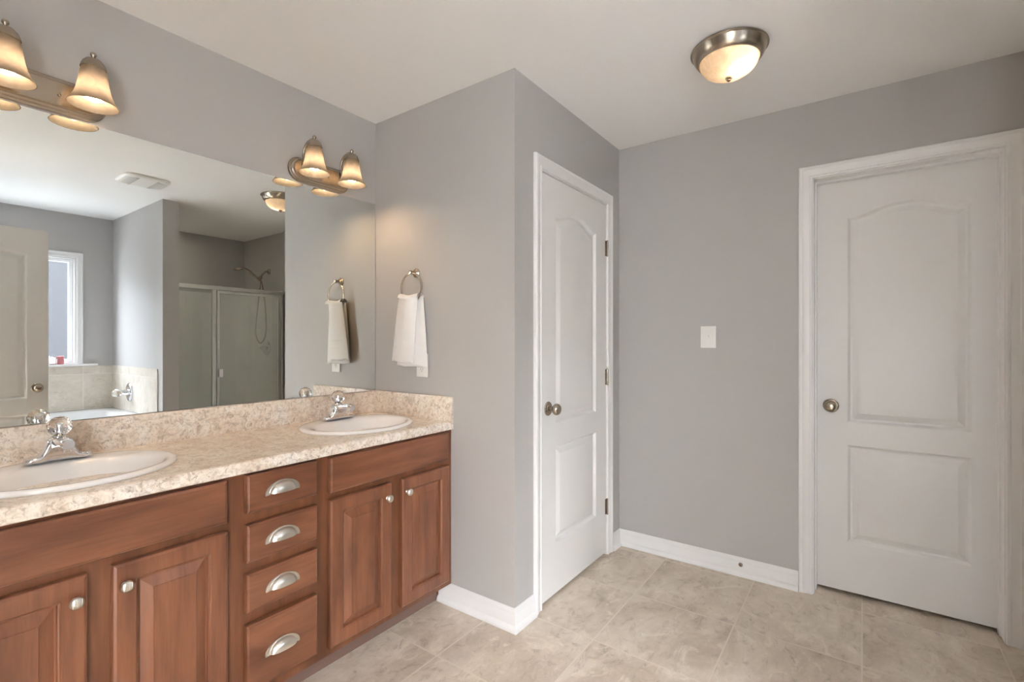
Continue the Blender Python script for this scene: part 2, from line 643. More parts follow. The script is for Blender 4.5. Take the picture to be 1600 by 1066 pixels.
def frame4(mb, u0, u1, z0, z1, wdt, n0, n1, mp, bevel=0.0):
    """flat rectangular frame of width wdt inside u0..u1, z0..z1, between n0 and n1"""
    rings = []
    for n, i in ((n0, 0), (n1 - bevel, 0), (n1, bevel), (n1, wdt - bevel), (n1 - bevel, wdt), (n0, wdt), (n0, 0)):
        rings.append([mp(u0 + i, n, z0 + i), mp(u1 - i, n, z0 + i), mp(u1 - i, n, z1 - i), mp(u0 + i, n, z1 - i)])
    mb.rings(rings, True)
    return mb


# ------------------------------------------------------------------ two-panel arched door leaf
def door_leaf(mb, u0, u1, z0, z1, thick, pu0, pu1, mp, both=False):
    """moulded leaf: front at n = 0 towards the room, back at n = -thick"""
    NA = 24
    low = (0.262, 0.742)
    zs, zb, rise = 1.866, 0.853, 0.048

    def arch(i):
        s = -1 + 2 * i / NA
        return 0.5 * (1 + math.cos(PI * min(1, abs(s * 1.03)) ** 1.25))

    prof = [(0.0, 0.0), (0.003, -0.0015), (0.009, -0.0110), (0.013, -0.0145), (0.020, -0.0145), (0.024, -0.0130), (0.043, -0.0035), (0.048, -0.0020)]

    def side(sgn, nb):
        def q(u, z, d=0.0):
            return mp(u, nb + sgn * d, z)
        bm = mb.bm
        # stiles and rails
        def quad(a, b, c, d):
            mb.face([q(a, c), q(b, c), q(b, d), q(a, d)])
        zl = [z0, low[0], low[1], zb, zs, z1]
        for za, zz in zip(zl, zl[1:]):
            quad(u0, pu0, za, zz)
            quad(pu1, u1, za, zz)
        quad(pu0, pu1, z0, low[0])
        quad(pu0, pu1, low[1], zb)
        # top rail with the arched lower edge
        for i in range(NA):
            ua, ub = pu0 + (pu1 - pu0) * i / NA, pu0 + (pu1 - pu0) * (i + 1) / NA
            mb.face([q(ua, zs + rise * arch(i)), q(ub, zs + rise * arch(i + 1)), q(ub, z1), q(ua, z1)])
        rr, ra = [], []
        for ins, d in prof:
            a, b = pu0 + ins, pu1 - ins
            rr.append([q(a, low[0] + ins, d), q(b, low[0] + ins, d), q(b, low[1] - ins, d), q(a, low[1] - ins, d)])
            ring = [q(a, zb + ins, d), q(b, zb + ins, d)]
            for i in range(NA, -1, -1):
                u = a + (b - a) * i / NA
                ring.append(q(u, zs + rise * arch(i) - ins, d))
            ra.append(ring)
        mb.rings(rr, True, False, True)
        mb.rings(ra, True, False, False)
        # field of the arched panel as strips
        d = prof[-1][1]
        ins = prof[-1][0]
        a, b = pu0 + ins, pu1 - ins
        for i in range(NA):
            ua, ub = a + (b - a) * i / NA, a + (b - a) * (i + 1) / NA
            mb.face([q(ua, zb + ins, d), q(ub, zb + ins, d), q(ub, zs + rise * arch(i + 1) - ins, d), q(ua, zs + rise * arch(i) - ins, d)])
    side(1, 0.0)
    if both:
        side(-1, -thick)
    else:
        mb.face([mp(u0, -thick, z0), mp(u1, -thick, z0), mp(u1, -thick, z1), mp(u0, -thick, z1)])
    bmesh.ops.remove_doubles(mb.bm, verts=mb.bm.verts[:], dist=1e-5)
    bmesh.ops.recalc_face_normals(mb.bm, faces=mb.bm.faces[:])
    mb.rings([[mp(u0, 0, z0), mp(u1, 0, z0), mp(u1, 0, z1), mp(u0, 0, z1)], [mp(u0, -thick, z0), mp(u1, -thick, z0), mp(u1, -thick, z1), mp(u0, -thick, z1)]], True)
    return mb


def knob(parent, pos, axis):
    p = Vector(pos)
    k = MB().lathe([(0.0, 0.066), (0.012, 0.0655), (0.021, 0.062), (0.0265, 0.055), (0.028, 0.047), (0.0255, 0.039), (0.018, 0.032), (0.012, 0.027), (0.011, 0.008), (0.0, 0.008)], p, axis, 36).build('door_knob', M_NICKEL, parent)
    MB().lathe([(0.0, 0.0), (0.034, 0.0), (0.034, 0.003), (0.031, 0.006), (0.026, 0.0075), (0.022, 0.0065), (0.018, 0.010), (0.011, 0.012), (0.0, 0.012)], p, axis, 36).build('rose', M_NICKEL, k)
    return k


# door_1: narrow door in the closet wall (faces -Y)
mp1 = lambda u, n, z: Vector((u, YC - n, z))
tr1 = thing('trim_1', (2.285, YC, 0), 'white moulded casing around the narrow door beside the vanity', 'door frame', None, 'structure')
casing(MB(), 1.924, 2.648, 2.062, mp1).build('casing', M_TRIM, tr1)
MB().box(D1[0], 1.929, YC, YC + T, 0.001, 2.058).box(2.643, D1[1], YC, YC + T, 0.001, 2.058).box(D1[0], D1[1], YC, YC + T, 2.058, D1[2]).build('jamb', M_TRIM, tr1, False)
MB().box(1.929, 1.940, YC + 0.037, YC + 0.07, 0.001, 2.058).box(2.632, 2.643, YC + 0.037, YC + 0.07, 0.001, 2.058).box(1.940, 2.632, YC + 0.037, YC + 0.07, 2.047, 2.058).build('stop', M_TRIM, tr1, False)
MB().box(1.9275, 1.9295, YC - 0.0005, YC + 0.030, 0.905, 0.955, 0.0005).build('strike_plate', M_NICKEL, tr1)
d1 = thing('door_1', (2.285, YC, 0.02), 'narrow white two-panel arched door beside the vanity', 'door', None, 'structure')
door_leaf(MB(), 1.932, 2.640, 0.018, 2.051, 0.035, 2.062, 2.510, mp1).build('leaf', M_DOOR, d1, True, 20)
knob(d1, (1.990, YC, 0.932), (0, -1, 0))
for zc in (1.80, 1.045, 0.285):
    h = MB().box(2.626, 2.640, YC - 0.0025, YC + 0.001, zc - 0.045, zc + 0.045, 0.0008)
    h.box(2.643, 2.648, YC - 0.0025, YC + 0.001, zc - 0.045, zc + 0.045, 0.0008)
    h.lathe([(0, -0.049), (0.0058, -0.047), (0.0058, 0.047), (0, 0.049)], (2.6415, YC - 0.0075, zc), (0, 0, 1), 14)
    h.build('hinge', M_NICKEL, d1)

# door_2: door in the right wall (faces -X, set back)
XD2 = 2.92
mp2 = lambda u, n, z: Vector((XR - n, u, z))
mp2d = lambda u, n, z: Vector((XD2 - n, u, z))
tr2 = thing('trim_2', (XR, -0.14, 0), 'white moulded casing around the right door', 'door frame', None, 'structure')
casing(MB(), -0.482, 0.200, 2.062, mp2).build('casing', M_TRIM, tr2)
MB().box(XR, XR + T, D2[0], -0.477, 0.001, 2.058).box(XR, XR + T, 0.195, D2[1], 0.001, 2.058).box(XR, XR + T, D2[0], D2[1], 2.058, D2[2]).build('jamb', M_TRIM, tr2, False)
MB().box(XD2 - 0.034, XD2 - 0.001, -0.477, -0.470, 0.001, 2.058).box(XD2 - 0.034, XD2 - 0.001, 0.188, 0.195, 0.001, 2.058).box(XD2 - 0.034, XD2 - 0.001, -0.470, 0.188, 2.048, 2.058).build('stop', M_TRIM, tr2, False)
d2 = thing('door_2', (XD2, -0.14, 0.015), 'white two-panel arched door in the right wall', 'door', None, 'structure')
door_leaf(MB(), -0.474, 0.192, 0.018, 2.053, 0.03, -0.391, 0.061, mp2d).build('leaf', M_DOOR, d2, True, 20)
knob(d2, (XD2, 0.129, 0.932), (-1, 0, 0))

# door_3: open leaf behind the photographer, seen in the mirror (faces +Y)
YD3 = -0.453
mp3 = lambda u, n, z: Vector((u, YD3 + n, z))
d3 = thing('door_3', (0.46, YD3, 0.02), 'open arched-panel door with a round knob, at the left edge of the mirror', 'door', None, 'structure')
door_leaf(MB(), 0.040, 0.884, 0.018, 2.045, 0.035, 0.150, 0.774, mp3, True).build('leaf', M_DOOR, d3, True, 20)
knob(d3, (0.826, YD3, 0.925), (0, 1, 0))
knob(d3, (0.826, YD3 - 0.035, 0.925), (0, -1, 0))

# ------------------------------------------------------------------ windows
mpw = lambda u, n, z: Vector((u, YW + n, z))
w1 = thing('window_1', (0.807, YW, 1.04), 'white framed window over the tub, seen in the mirror', 'window', None, 'structure')
rings = []
for (u, z, su, sz) in ((WX0 - 0.001, WZ0, -1, 0), (WX0 - 0.001, WZ1, -1, 1), (WX1 + 0.001, WZ1, 1, 1), (WX1 + 0.001, WZ0, 1, 0)):
    rings.append([mpw(u + su * a, n, z + sz * a) for a, n in ((0, 0), (0, 0.009), (0.004, 0.012), (0.03, 0.012), (0.034, 0.016), (0.044, 0.016), (0.046, 0.012), (0.046, 0))])
MB().rings(rings, True, True, True).build('casing', M_TRIM, w1)
frame4(MB(), WX0, WX1, WZ0, WZ1, 0.014, -T, 0.0, mpw).build('jamb', M_TRIM, w1, False)
frame4(MB(), WX0 + 0.014, WX1 - 0.014, WZ0 + 0.014, WZ1 - 0.014, 0.030, -0.085, -0.045, mpw, 0.004).build('sash', M_VINYL, w1)
MB().box(WX0 + 0.04, WX1 - 0.04, YW - 0.068, YW - 0.062, WZ0 + 0.04, WZ1 - 0.04).build('pane', M_PANE, w1, False)
MB().box(0.165, 1.449, YW + 0.0005, YW + 0.060, 1.024, 1.0445, 0.004).build('sill', M_TRIM, w1)

mpl = lambda u, n, z: Vector((XL + n, u, z))
tr4 = thing('trim_4', (XL, -0.64, 0), 'white moulded casing around the open doorway behind the photographer', 'door frame', None, 'structure')
casing(MB(), LW[0] + 0.01, LW[1] - 0.01, LW[3] - 0.01, mpl).build('casing', M_TRIM, tr4)
MB().box(XL - T, XL, LW[0], LW[0] + 0.015, 0.001, LW[3] - 0.015).box(XL - T, XL, LW[1] - 0.015, LW[1], 0.001, LW[3] - 0.015).box(XL - T, XL, LW[0], LW[1], LW[3] - 0.015, LW[3]).build('jamb', M_TRIM, tr4, False)

# ------------------------------------------------------------------ vanity cabinet
CX0, CX1, YF, ZF = 0.035, XT - 0.001, 1.595, 0.098      # left, right, face-frame front, frame bottom
ZT = 0.836                                              # counter underside
van = thing('vanity_cabinet', (0.87, 1.86, 0), 'long reddish-brown wood double vanity with raised-panel doors below the mirror', 'vanity cabinet')
MB().box(CX0, CX0 + 0.016, YF + 0.019, YM - 0.001, 0.001, ZT - 0.001).box(CX1 - 0.016, CX1, YF + 0.075, YM - 0.001, 0.03, ZT - 0.001).box(CX0 + 0.016, CX1 - 0.016, YM - 0.012, YM - 0.001, ZF, ZT - 0.001).box(CX0 + 0.016, CX1 - 0.016, YF + 0.019, YM - 0.012, ZF, ZF + 0.016).build('carcass', M_WOODV, van, False)
MB().box(CX0 + 0.016, CX1 - 0.003, YF + 0.082, YF + 0.094, 0.0005, ZF).build('toe_kick', M_KICK, van, False)
ff = MB()
STX = [(CX0, 0.088), (0.682, 0.768), (0.987, 1.066), (1.66, CX1)]
for a, b in STX:
    ff.box(a, b, YF, YF + 0.019, ZF, ZT - 0.0005)
for a, b in ((0.088, 0.682), (0.768, 0.987), (1.066, 1.66)):
    ff.box(a, b, YF + 0.0004, YF + 0.019, 0.808, ZT - 0.0005)
    ff.box(a, b, YF + 0.0004, YF + 0.019, ZF, 0.150)
for a, b in ((0.088, 0.682), (1.066, 1.66)):
    ff.box(a, b, YF + 0.0004, YF + 0.019, 0.655, 0.720)
ff.box(0.352, 0.432, YF + 0.0006, YF + 0.019, 0.150, 0.655)
ff.box(1.324, 1.406, YF + 0.0006, YF + 0.019, 0.150, 0.655)
for a, b in ((0.659, 0.723), (0.504, 0.566), (0.342, 0.408)):
    ff.box(0.768, 0.987, YF + 0.0004, YF + 0.019, a, b)
ff.build('face_frame', M_WOODF, van, False)

mpv = lambda u, n, z: Vector((u, YF - 0.0006 - n, z))
TH = 0.0215


def nested(mb, x0, x1, z0, z1, prof, mp):
    rings = []
    for ins, n in prof:
        rings.append([mp(x0 + ins, n, z0 + ins), mp(x1 - ins, n, z0 + ins), mp(x1 - ins, n, z1 - ins), mp(x0 + ins, n, z1 - ins)])
    mb.rings(rings, True, True, True)
    return mb


SLAB = [(0, 0), (0, TH - 0.005), (0.0015, TH - 0.0025), (0.006, TH - 0.001), (0.0075, TH)]
SW = 0.053
PANEL = [(0, 0), (0, TH - 0.006), (0.002, TH - 0.003), (0.006, TH - 0.001), (0.008, TH), (SW - 0.004, TH), (SW - 0.002, TH - 0.0015), (SW, TH - 0.004), (SW + 0.003, TH - 0.0050), (SW + 0.0045, TH - 0.0125), (SW + 0.0085, TH - 0.0130), (SW + 0.036, TH - 0.0025), (SW + 0.0372, TH - 0.0005)]


def front(name, x0, x1, z0, z1, prof, mat):
    return nested(MB(), x0, x1, z0, z1, prof, mpv).build(name, mat, van, True, 12)


front('false_front', 0.073, 0.696, 0.699, 0.827, SLAB, M_WOODH)
front('false_front', 1.051, 1.676, 0.699, 0.827, SLAB, M_WOODH)


def cab_knob(parent, x, z):
    m = MB()
    y = YF - 0.0006 - TH
    m.lathe([(0.0, 0.0265), (0.006, 0.0262), (0.0115, 0.0238), (0.0148, 0.0195), (0.0152, 0.0165), (0.0135, 0.0135), (0.0085, 0.011), (0.006, 0.0085), (0.006, 0.003), (0.0085, 0.0005), (0, 0.0005)], (x, y, z), (0, -1, 0), 28)
    for i in range(5):     # ribs across the face
        dx = -0.0088 + i * 0.0044
        hh = math.sqrt(0.0128 ** 2 - dx ** 2)
        pts = []
        for k in range(9):
            s = -1 + 2 * k / 8
            zz = s * hh
            rr = math.sqrt(dx * dx + zz * zz)
            pts.append((x + dx, y - (0.0262 - 0.0055 * (rr / 0.0148) ** 2.4), z + zz))
        m.tube(pts, 0.0011, 6)
    return m.build('knob', M_SATIN, parent)


for x0, x1, kx in ((0.082, 0.366, 0.341), (0.416, 0.699, 0.441), (1.052, 1.337, 1.312), (1.394, 1.680, 1.419)):
    cab_knob(front('door', x0, x1, 0.128, 0.672, PANEL, M_WOODV), kx, 0.615)


def cup_pull(parent, x, z):
    m = MB()
    y = YF - 0.0006 - TH
    a, b, c = 0.047, 0.034, 0.023
    NU, NV = 26, 10
    for k in (0, 1):       # outer and inner shell
        rings = []
        s = 1.0 - 0.05 * k
        for j in range(NV + 1):
            t = (PI / 2) * j / NV             # 0 at the drawer, pi/2 at the front
            ring = []
            for i in range(NU + 1):
                th = PI * i / NU
                ring.append(Vector((x + a * s * math.cos(th) * (math.cos(t) ** 0.7), y - 0.0005 - c * s * math.sin(t), z - 0.014 + b * s * math.sin(th) * (math.cos(t) ** 0.7 if j < NV else 0.0))))
            rings.append(ring)
        m.rings(rings, False)
    # crescent flange with pointed ears
    rings = []
    N = 30
    for r_o, n in ((0.0, 0.0), (0.0, 0.0028), (1.0, 0.0028), (1.0, 0.0)):
        ring = []
        for i in range(N + 1):
            th = PI * (-0.04 + 1.08 * i / N)
            wd = 0.0105 * (0.75 + 0.35 * abs(math.cos(th)) ** 3)
            aa, bb = a - 0.003 + wd * 1.25 * r_o * 1.05, b - 0.003 + wd * 0.9 * r_o
            ring.append(Vector((x + aa * math.cos(th), y - 0.0003 - n, z - 0.014 + bb * math.sin(th))))
        rings.append(ring)
    m.rings(rings + [rings[0]], False)
    p = m.build('cup_pull', M_SATIN, parent, True, 40)
    for sx in (-1, 1):
        MB().lathe([(0, 0.0042), (0.0022, 0.004), (0.003, 0.0028), (0.003, 0.001), (0, 0.001)], (x + sx * (a + 0.0035), y, z - 0.0135), (0, -1, 0), 12).build('screw', M_SATIN, p)
    return p


for z0, z1 in ((0.709, 0.830), (0.552, 0.673), (0.394, 0.517), (0.137, 0.353)):
    cup_pull(front('drawer', 0.754, 1.000, z0, z1, SLAB, M_WOODH), 0.870, (z0 + z1) / 2 + 0.001)

# ------------------------------------------------------------------ countertop
YB = YM - 0.0205
SINKS = ((0.392, 1.85), (1.376, 1.85))
ctop = thing('countertop', (0.86, 1.86, ZT), 'beige speckled stone-look laminate countertop on the brown vanity', 'countertop')
m = MB()
zc = 0.875
X0c, X1c = 0.02, 1.6935
rf = 0.013
yfb = 1.578
# front edge profile swept along X
prof = [(YB, ZT), (yfb + 0.02, ZT), (yfb + 0.003, ZT), (yfb, ZT + 0.003), (yfb, zc - rf)]
for k in range(1, 7):
    t = (PI / 2) * k / 6
    prof.append((yfb + rf - rf * math.cos(t), zc - rf + rf * math.sin(t)))
m.rings([[Vector((X0c, y, z)) for y, z in prof], [Vector((X1c, y, z)) for y, z in prof]], False)
for xx in (X0c, X1c):
    m.face([Vector((xx, y, z)) for y, z in prof] + [Vector((xx, YB, zc))])
yt = yfb + rf
SA, SB = 0.236, 0.198        # cut-out radii, hidden under the sink rims


def counter_hole(cx, cyy, xa, xb):
    N = 72
    inn, out = [], []
    for i in range(N):
        t = 2 * PI * i / N
        dx, dy = SA * math.cos(t), SB * math.sin(t)
        k = 1e9
        if dx > 1e-9: k = min(k, (xb - cx) / dx)
        if dx < -1e-9: k = min(k, (xa - cx) / dx)
        if dy > 1e-9: k = min(k, (YB - cyy) / dy)
        if dy < -1e-9: k = min(k, (yt - cyy) / dy)
        inn.append(Vector((cx + dx, cyy + dy, zc)))
        out.append(Vector((cx + dx * k, cyy + dy * k, zc)))
    m.rings([[Vector((p.x, p.y, ZT)) for p in inn], inn, out], True)
    corners = [(xb, YB), (xa, YB), (xa, yt), (xb, yt)]
    for (qx, qy) in corners:
        best = None
        for i in range(N):
            a, b = out[i], out[(i + 1) % N]
            onx = lambda p: abs(p.x - qx) < 1e-6
            ony = lambda p: abs(p.y - qy) < 1e-6
            if (onx(a) and ony(b)) or (ony(a) and onx(b)):
                best = (a, b)
        if best and (best[0] - best[1]).length > 1e-6:
            m.face([best[0], Vector((qx, qy, zc)), best[1]])


xs = [X0c, 0.70, 1.066, X1c]
counter_hole(*SINKS[0], xs[0], xs[1])
m.face([Vector((xs[1], yt, zc)), Vector((xs[2], yt, zc)), Vector((xs[2], YB, zc)), Vector((xs[1], YB, zc))])
counter_hole(*SINKS[1], xs[2], xs[3])
m.build('worktop', M_LAM, ctop, True, 40)
MB().box(X0c, XT - 0.0205, YB + 0.0003, YM - 0.0005, zc - 0.02, 0.988, 0.0025).build('backsplash', M_LAM, ctop)
MB().box(XT - 0.0203, XT - 0.0005, 1.580, YM - 0.0005, ZT, 0.990, 0.002).build('side_splash', M_LAM, ctop)


# ------------------------------------------------------------------ sinks and faucets
def make_sink(cx, cyy, label):
    s = thing('sink', (cx, cyy, zc), label, 'sink', 'oval sinks in the vanity')
    N = 72

    def ell(a, b, z, dy=0.0):
        return [Vector((cx + a * math.cos(2 * PI * i / N), cyy + dy + b * math.sin(2 * PI * i / N), z)) for i in range(N)]
    z = zc
    R = [ell(0.2535, 0.2185, z + 0.0005), ell(0.256, 0.221, z + 0.003), ell(0.256, 0.221, z + 0.008), ell(0.252, 0.217, z + 0.0125), ell(0.244, 0.209, z + 0.0145),
         ell(0.232, 0.192, z + 0.0135, -0.006), ell(0.222, 0.172, z + 0.0115, -0.022), ell(0.214, 0.160, z + 0.005, -0.030), ell(0.206, 0.152, z - 0.010, -0.032),
         ell(0.192, 0.140, z - 0.045, -0.033), ell(0.165, 0.120, z - 0.085, -0.034), ell(0.125, 0.092, z - 0.115, -0.035), ell(0.075, 0.06, z - 0.130, -0.035), ell(0.024, 0.024, z - 0.137, -0.035)]
    out = [ell(0.024, 0.024, z - 0.147, -0.035), ell(0.13, 0.1, z - 0.125, -0.035), ell(0.19, 0.135, z - 0.08, -0.034), ell(0.214, 0.158, z - 0.02, -0.031), ell(0.226, 0.186, z - 0.002, -0.008), ell(0.2535, 0.2185, z + 0.0005)]
    MB().rings(R + out, True).build('basin', M_PORC, s, True, 50)
    MB().lathe([(0.0, 0.002), (0.012, 0.002), (0.0195, 0.0005), (0.0225, 0.0015), (0.0235, 0.0), (0.0, -0.004)], (cx, cyy - 0.035, z - 0.1365), (0, 0, 1), 28).build('drain', M_CHROME, s)
    return s


make_sink(*SINKS[0], 'white oval drop-in sink nearest the camera, at the left end of the counter')
make_sink(*SINKS[1], 'white oval drop-in sink by the towel, at the right end of the counter')


def faceted_ball(m, c, r):
    rows = 9
    for j in range(1):
        pass
    rings = []
    n = 14
    for j in range(rows + 1):
        t = PI * j / rows
        t = min(max(t, 0.12), PI - 0.25)
        off = (j % 2) * PI / n
        rings.append([Vector((c[0] + r * math.sin(t) * math.cos(2 * PI * i / n + off), c[1] + r * math.sin(t) * math.sin(2 * PI * i / n + off), c[2] + r * math.cos(t))) for i in range(n)])
    bm = m.bm
    V = [[bm.verts.new(p) for p in ring] for ring in rings]
    for j in range(rows):
        a, b = V[j], V[j + 1]
        for i in range(n):
            k = (i + 1) % n
            if j % 2 == 0:
                bm.faces.new((a[i], b[i], a[k]))
                bm.faces.new((a[k], b[i], b[k]))
            else:
                bm.faces.new((a[i], b[k], a[k]))
                bm.faces.new((a[i], b[i], b[k]))
    bm.faces.new(V[0])
    bm.faces.new(V[-1][::-1])


def make_faucet(cx, label):
    cyf, z = 2.010, zc + 0.0142
    f = thing('faucet', (cx, cyf, z), label, 'faucet', 'chrome faucets with acrylic ball handles')
    # base plate rising to the centre body
    rings = []
    half = ((0.078, 0.012, 0.011), (0.0765, 0.019, 0.0145), (0.071, 0.0245, 0.0165), (0.058, 0.0265, 0.0175), (0.047, 0.0265, 0.0195), (0.040, 0.0262, 0.027), (0.034, 0.0258, 0.043), (0.029, 0.0252, 0.058), (0.024, 0.0248, 0.067), (0.014, 0.0245, 0.0715), (0.0, 0.0245, 0.0725))
    for (s, hw, hh) in [(-a, b, c) for a, b, c in half] + [(a, b, c) for a, b, c in half[-2::-1]]:
        ring = []
        for i in range(20):
            t = 2 * PI * i / 20
            cxx = abs(math.cos(t)) ** 0.55 * (1 if math.cos(t) >= 0 else -1)
            szz = abs(math.sin(t)) ** 0.55 * (1 if math.sin(t) >= 0 else -1)
            ring.append(Vector((cx + s, cyf + hw * cxx, z + hh * (0.5 + 0.5 * szz))))
        rings.append(ring)
    MB().rings(rings, True, True, True).build('body', M_CHROME, f, True, 50)
    # spout reaching over the basin
    rings = []
    for (d, hw, zl, zh) in ((0.012, 0.0215, 0.024, 0.071), (0.035, 0.020, 0.036, 0.074), (0.060, 0.0178, 0.044, 0.0755), (0.085, 0.0165, 0.047, 0.076), (0.104, 0.016, 0.046, 0.0755), (0.112, 0.0135, 0.048, 0.0725)):
        ring = []
        for i in range(18):
            t = 2 * PI * i / 18
            cxx = abs(math.cos(t)) ** 0.7 * (1 if math.cos(t) >= 0 else -1)
            szz = abs(math.sin(t)) ** 0.7 * (1 if math.sin(t) >= 0 else -1)
            ring.append(Vector((cx + hw * cxx, cyf - d, z + (zl + zh) / 2 + (zh - zl) / 2 * szz)))
        rings.append(ring)
    sp = MB().rings(rings, True, True, True).build('spout', M_CHROME, f, True, 50)
    MB().lathe([(0, 0.0), (0.0095, 0.0), (0.0105, 0.002), (0.0105, 0.014), (0, 0.014)], (cx, cyf - 0.097, z + 0.037), (0, 0, 1), 20).build('aerator', M_CHROME, sp)
    MB().lathe([(0, 0.068), (0.019, 0.068), (0.019, 0.0735), (0.014, 0.076), (0.010, 0.0785), (0.010, 0.083), (0, 0.083)], (cx, cyf, z), (0, 0, 1), 24).build('collar', M_CHROME, f)
    b = MB()
    faceted_ball(b, (cx + 0.002, cyf, z + 0.104), 0.0305)
    hnd = b.build('ball_handle', M_ACRYLIC, f, False)
    MB().lathe([(0, -0.021), (0.007, -0.021), (0.007, 0.006), (0, 0.008)], (cx + 0.002, cyf, z + 0.1035), (0, 0, 1), 14).build('stem', M_CHROME, hnd)
    MB().tube([(cx, cyf + 0.024, z + 0.012), (cx, cyf + 0.024, z + 0.058)], 0.0025, 8).lathe([(0, 0.0), (0.004, 0.001), (0.0045, 0.005), (0, 0.008)], (cx, cyf + 0.024, z + 0.058), (0, 0, 1), 12).build('drain_rod', M_CHROME, f)
    return f


make_faucet(0.398, 'chrome faucet with clear acrylic ball handle on the nearer, left sink')
make_faucet(1.380, 'chrome faucet with clear acrylic ball handle on the right sink by the towel')

# ------------------------------------------------------------------ mirror
tag(MB().box(0.045, 1.7055, YM - 0.0055, YM - 0.0008, 0.9895, 1.998, 0.0008, 1).build('wall_mirror_glass', M_MIRROR, None, False), 'long frameless mirror on the wall above the vanity', 'mirror').name = 'mirror'


# ------------------------------------------------------------------ vanity lights
def make_vanity_light(cx, label):
    cz = 2.062
    t = thing('vanity_light', (cx, YM, cz), label, 'wall light', 'two-lamp vanity lights')

    def stad(r, n):
        L = 0.1055
        pts = []
        for i in range(17):
            a = -PI / 2 + PI * i / 16
            pts.append(Vector((cx + L + r * math.cos(a), YM - n, cz + r * math.sin(a))))
        for i in range(17):
            a = PI / 2 + PI * i / 16
            pts.append(Vector((cx - L + r * math.cos(a), YM - n, cz + r * math.sin(a))))
        return pts
    R = [stad(0.0575, 0.0006), stad(0.0575, 0.007), stad(0.0555, 0.0095), stad(0.051, 0.0105), stad(0.0495, 0.012), stad(0.0485, 0.0165), stad(0.0465, 0.0185), stad(0.042, 0.0195), stad(0.0405, 0.021), stad(0.0395, 0.0265), stad(0.037, 0.029)]
    pl = MB().rings(R, True, True, True).build('back_plate', M_NICKEL, t, True, 35)
    MB().lathe([(0, 0.0), (0.005, 0.0), (0.005, 0.003), (0.003, 0.005), (0, 0.0055)], (cx + 0.035, YM - 0.029, cz - 0.004), (0, -1, 0), 14).build('screw', M_NICKEL, pl)
    for lx in (cx - 0.1005, cx + 0.1005):
        ly = YM - 0.1175
        pts = catmull([(lx, YM - 0.026, 2.050), (lx, YM - 0.036, 2.054), (lx, YM - 0.036, 2.075), (lx, YM - 0.033, 2.105), (lx, YM - 0.030, 2.132), (lx, YM - 0.039, 2.158), (lx, YM - 0.062, 2.177), (lx, YM - 0.093, 2.183), (lx, ly, 2.178)], 6)
        arm = MB().tube(pts, 0.0058, 12)
        arm.lathe([(0, 0.0), (0.014, 0.0), (0.014, 0.003), (0.008, 0.007), (0, 0.008)], (lx, YM - 0.029, 2.050), (0, -1, 0), 18)
        arm.build('arm', M_NICKEL, t)
        cap = MB().lathe([(0.0, 2.178), (0.010, 2.177), (0.020, 2.172), (0.028, 2.163), (0.0325, 2.152), (0.0345, 2.143), (0.0335, 2.142), (0.030, 2.152), (0.02, 2.165), (0, 2.170)], (lx, ly, 0), (0, 0, 1), 32).build('cap', M_NICKEL, t)
        MB().lathe([(0.0, 2.1975), (0.005, 2.1962), (0.0083, 2.1925), (0.0090, 2.189), (0.0080, 2.185), (0.0050, 2.181), (0.0045, 2.176), (0, 2.175)], (lx, ly, 0), (0, 0, 1), 18).build('finial', M_NICKEL, cap)
        pr = [(0.0305, 2.146), (0.0335, 2.136), (0.0365, 2.118), (0.0395, 2.098), (0.0435, 2.076), (0.0485, 2.058), (0.0555, 2.042), (0.0625, 2.031), (0.0665, 2.0255)]
        prof = pr + [(0.0672, 2.0240), (0.0664, 2.0232), (0.0650, 2.0238)]
        MB().lathe(prof, (lx, ly, 0), (0, 0, 1), 40).build('shade', M_SHADE, t, True, 60)
        bl = MB().lathe([(0.0, 2.037), (0.009, 2.0385), (0.018, 2.044), (0.0238, 2.052), (0.0255, 2.061), (0.0238, 2.071), (0.0185, 2.083), (0.0145, 2.096), (0, 2.097)], (lx, ly, 0), (0, 0, 1), 24).build('bulb', M_BULB, t)
        MB().lathe([(0, 2.098), (0.0135, 2.098), (0.0135, 2.150), (0, 2.150)], (lx, ly, 0), (0, 0, 1), 16).build('socket', M_PLASTIC, bl)
    return t


make_vanity_light(0.3865, 'brushed nickel two-lamp wall light nearest the camera, above the left sink')
make_vanity_light(1.3755, 'brushed nickel two-lamp wall light in the corner, above the right sink')

# ------------------------------------------------------------------ ceiling light
LC = (2.112, 0.440)
cl = thing('ceiling_light', (*LC, H), 'round flush ceiling light with nickel rim and glowing alabaster bowl', 'ceiling light')
MB().lathe([(0.0, 2.4395), (0.141, 2.4395), (0.1455, 2.437), (0.1465, 2.433), (0.144, 2.430), (0.140, 2.4285), (0.138, 2.424), (0.133, 2.410), (0.126, 2.398), (0.119, 2.390), (0.1145, 2.388), (0.110, 2.391), (0.110, 2.42), (0, 2.425)], (*LC, 0), (0, 0, 1), 64).build('pan', M_NICKEL, cl)
bw = []
for k in range(15):
    a = (PI / 2) * k / 14
    bw.append((0.1115 * math.cos(a) ** 0.9 if k < 14 else 0.0, 2.394 - 0.070 * math.sin(a)))
MB().lathe(bw, (*LC, 0), (0, 0, 1), 56).build('glass_bowl', M_BOWL, cl, True, 60)
MB().lathe([(0, 2.3255), (0.013, 2.3255), (0.0135, 2.322), (0.0125, 2.318), (0.008, 2.315), (0.008, 2.311), (0.004, 2.308), (0, 2.3075)], (*LC, 0), (0, 0, 1), 24).build('finial', M_NICKEL, cl)
bx_, by_ = LC[0] - 0.012, LC[1] - 0.040
MB().lathe([(0, -0.024), (0.012, -0.021), (0.021, -0.012), (0.024, 0), (0.021, 0.012), (0.012, 0.021), (0, 0.024)], (bx_, by_, 2.370), (0, 0, 1), 20).build('bulb', M_BULB2, cl)

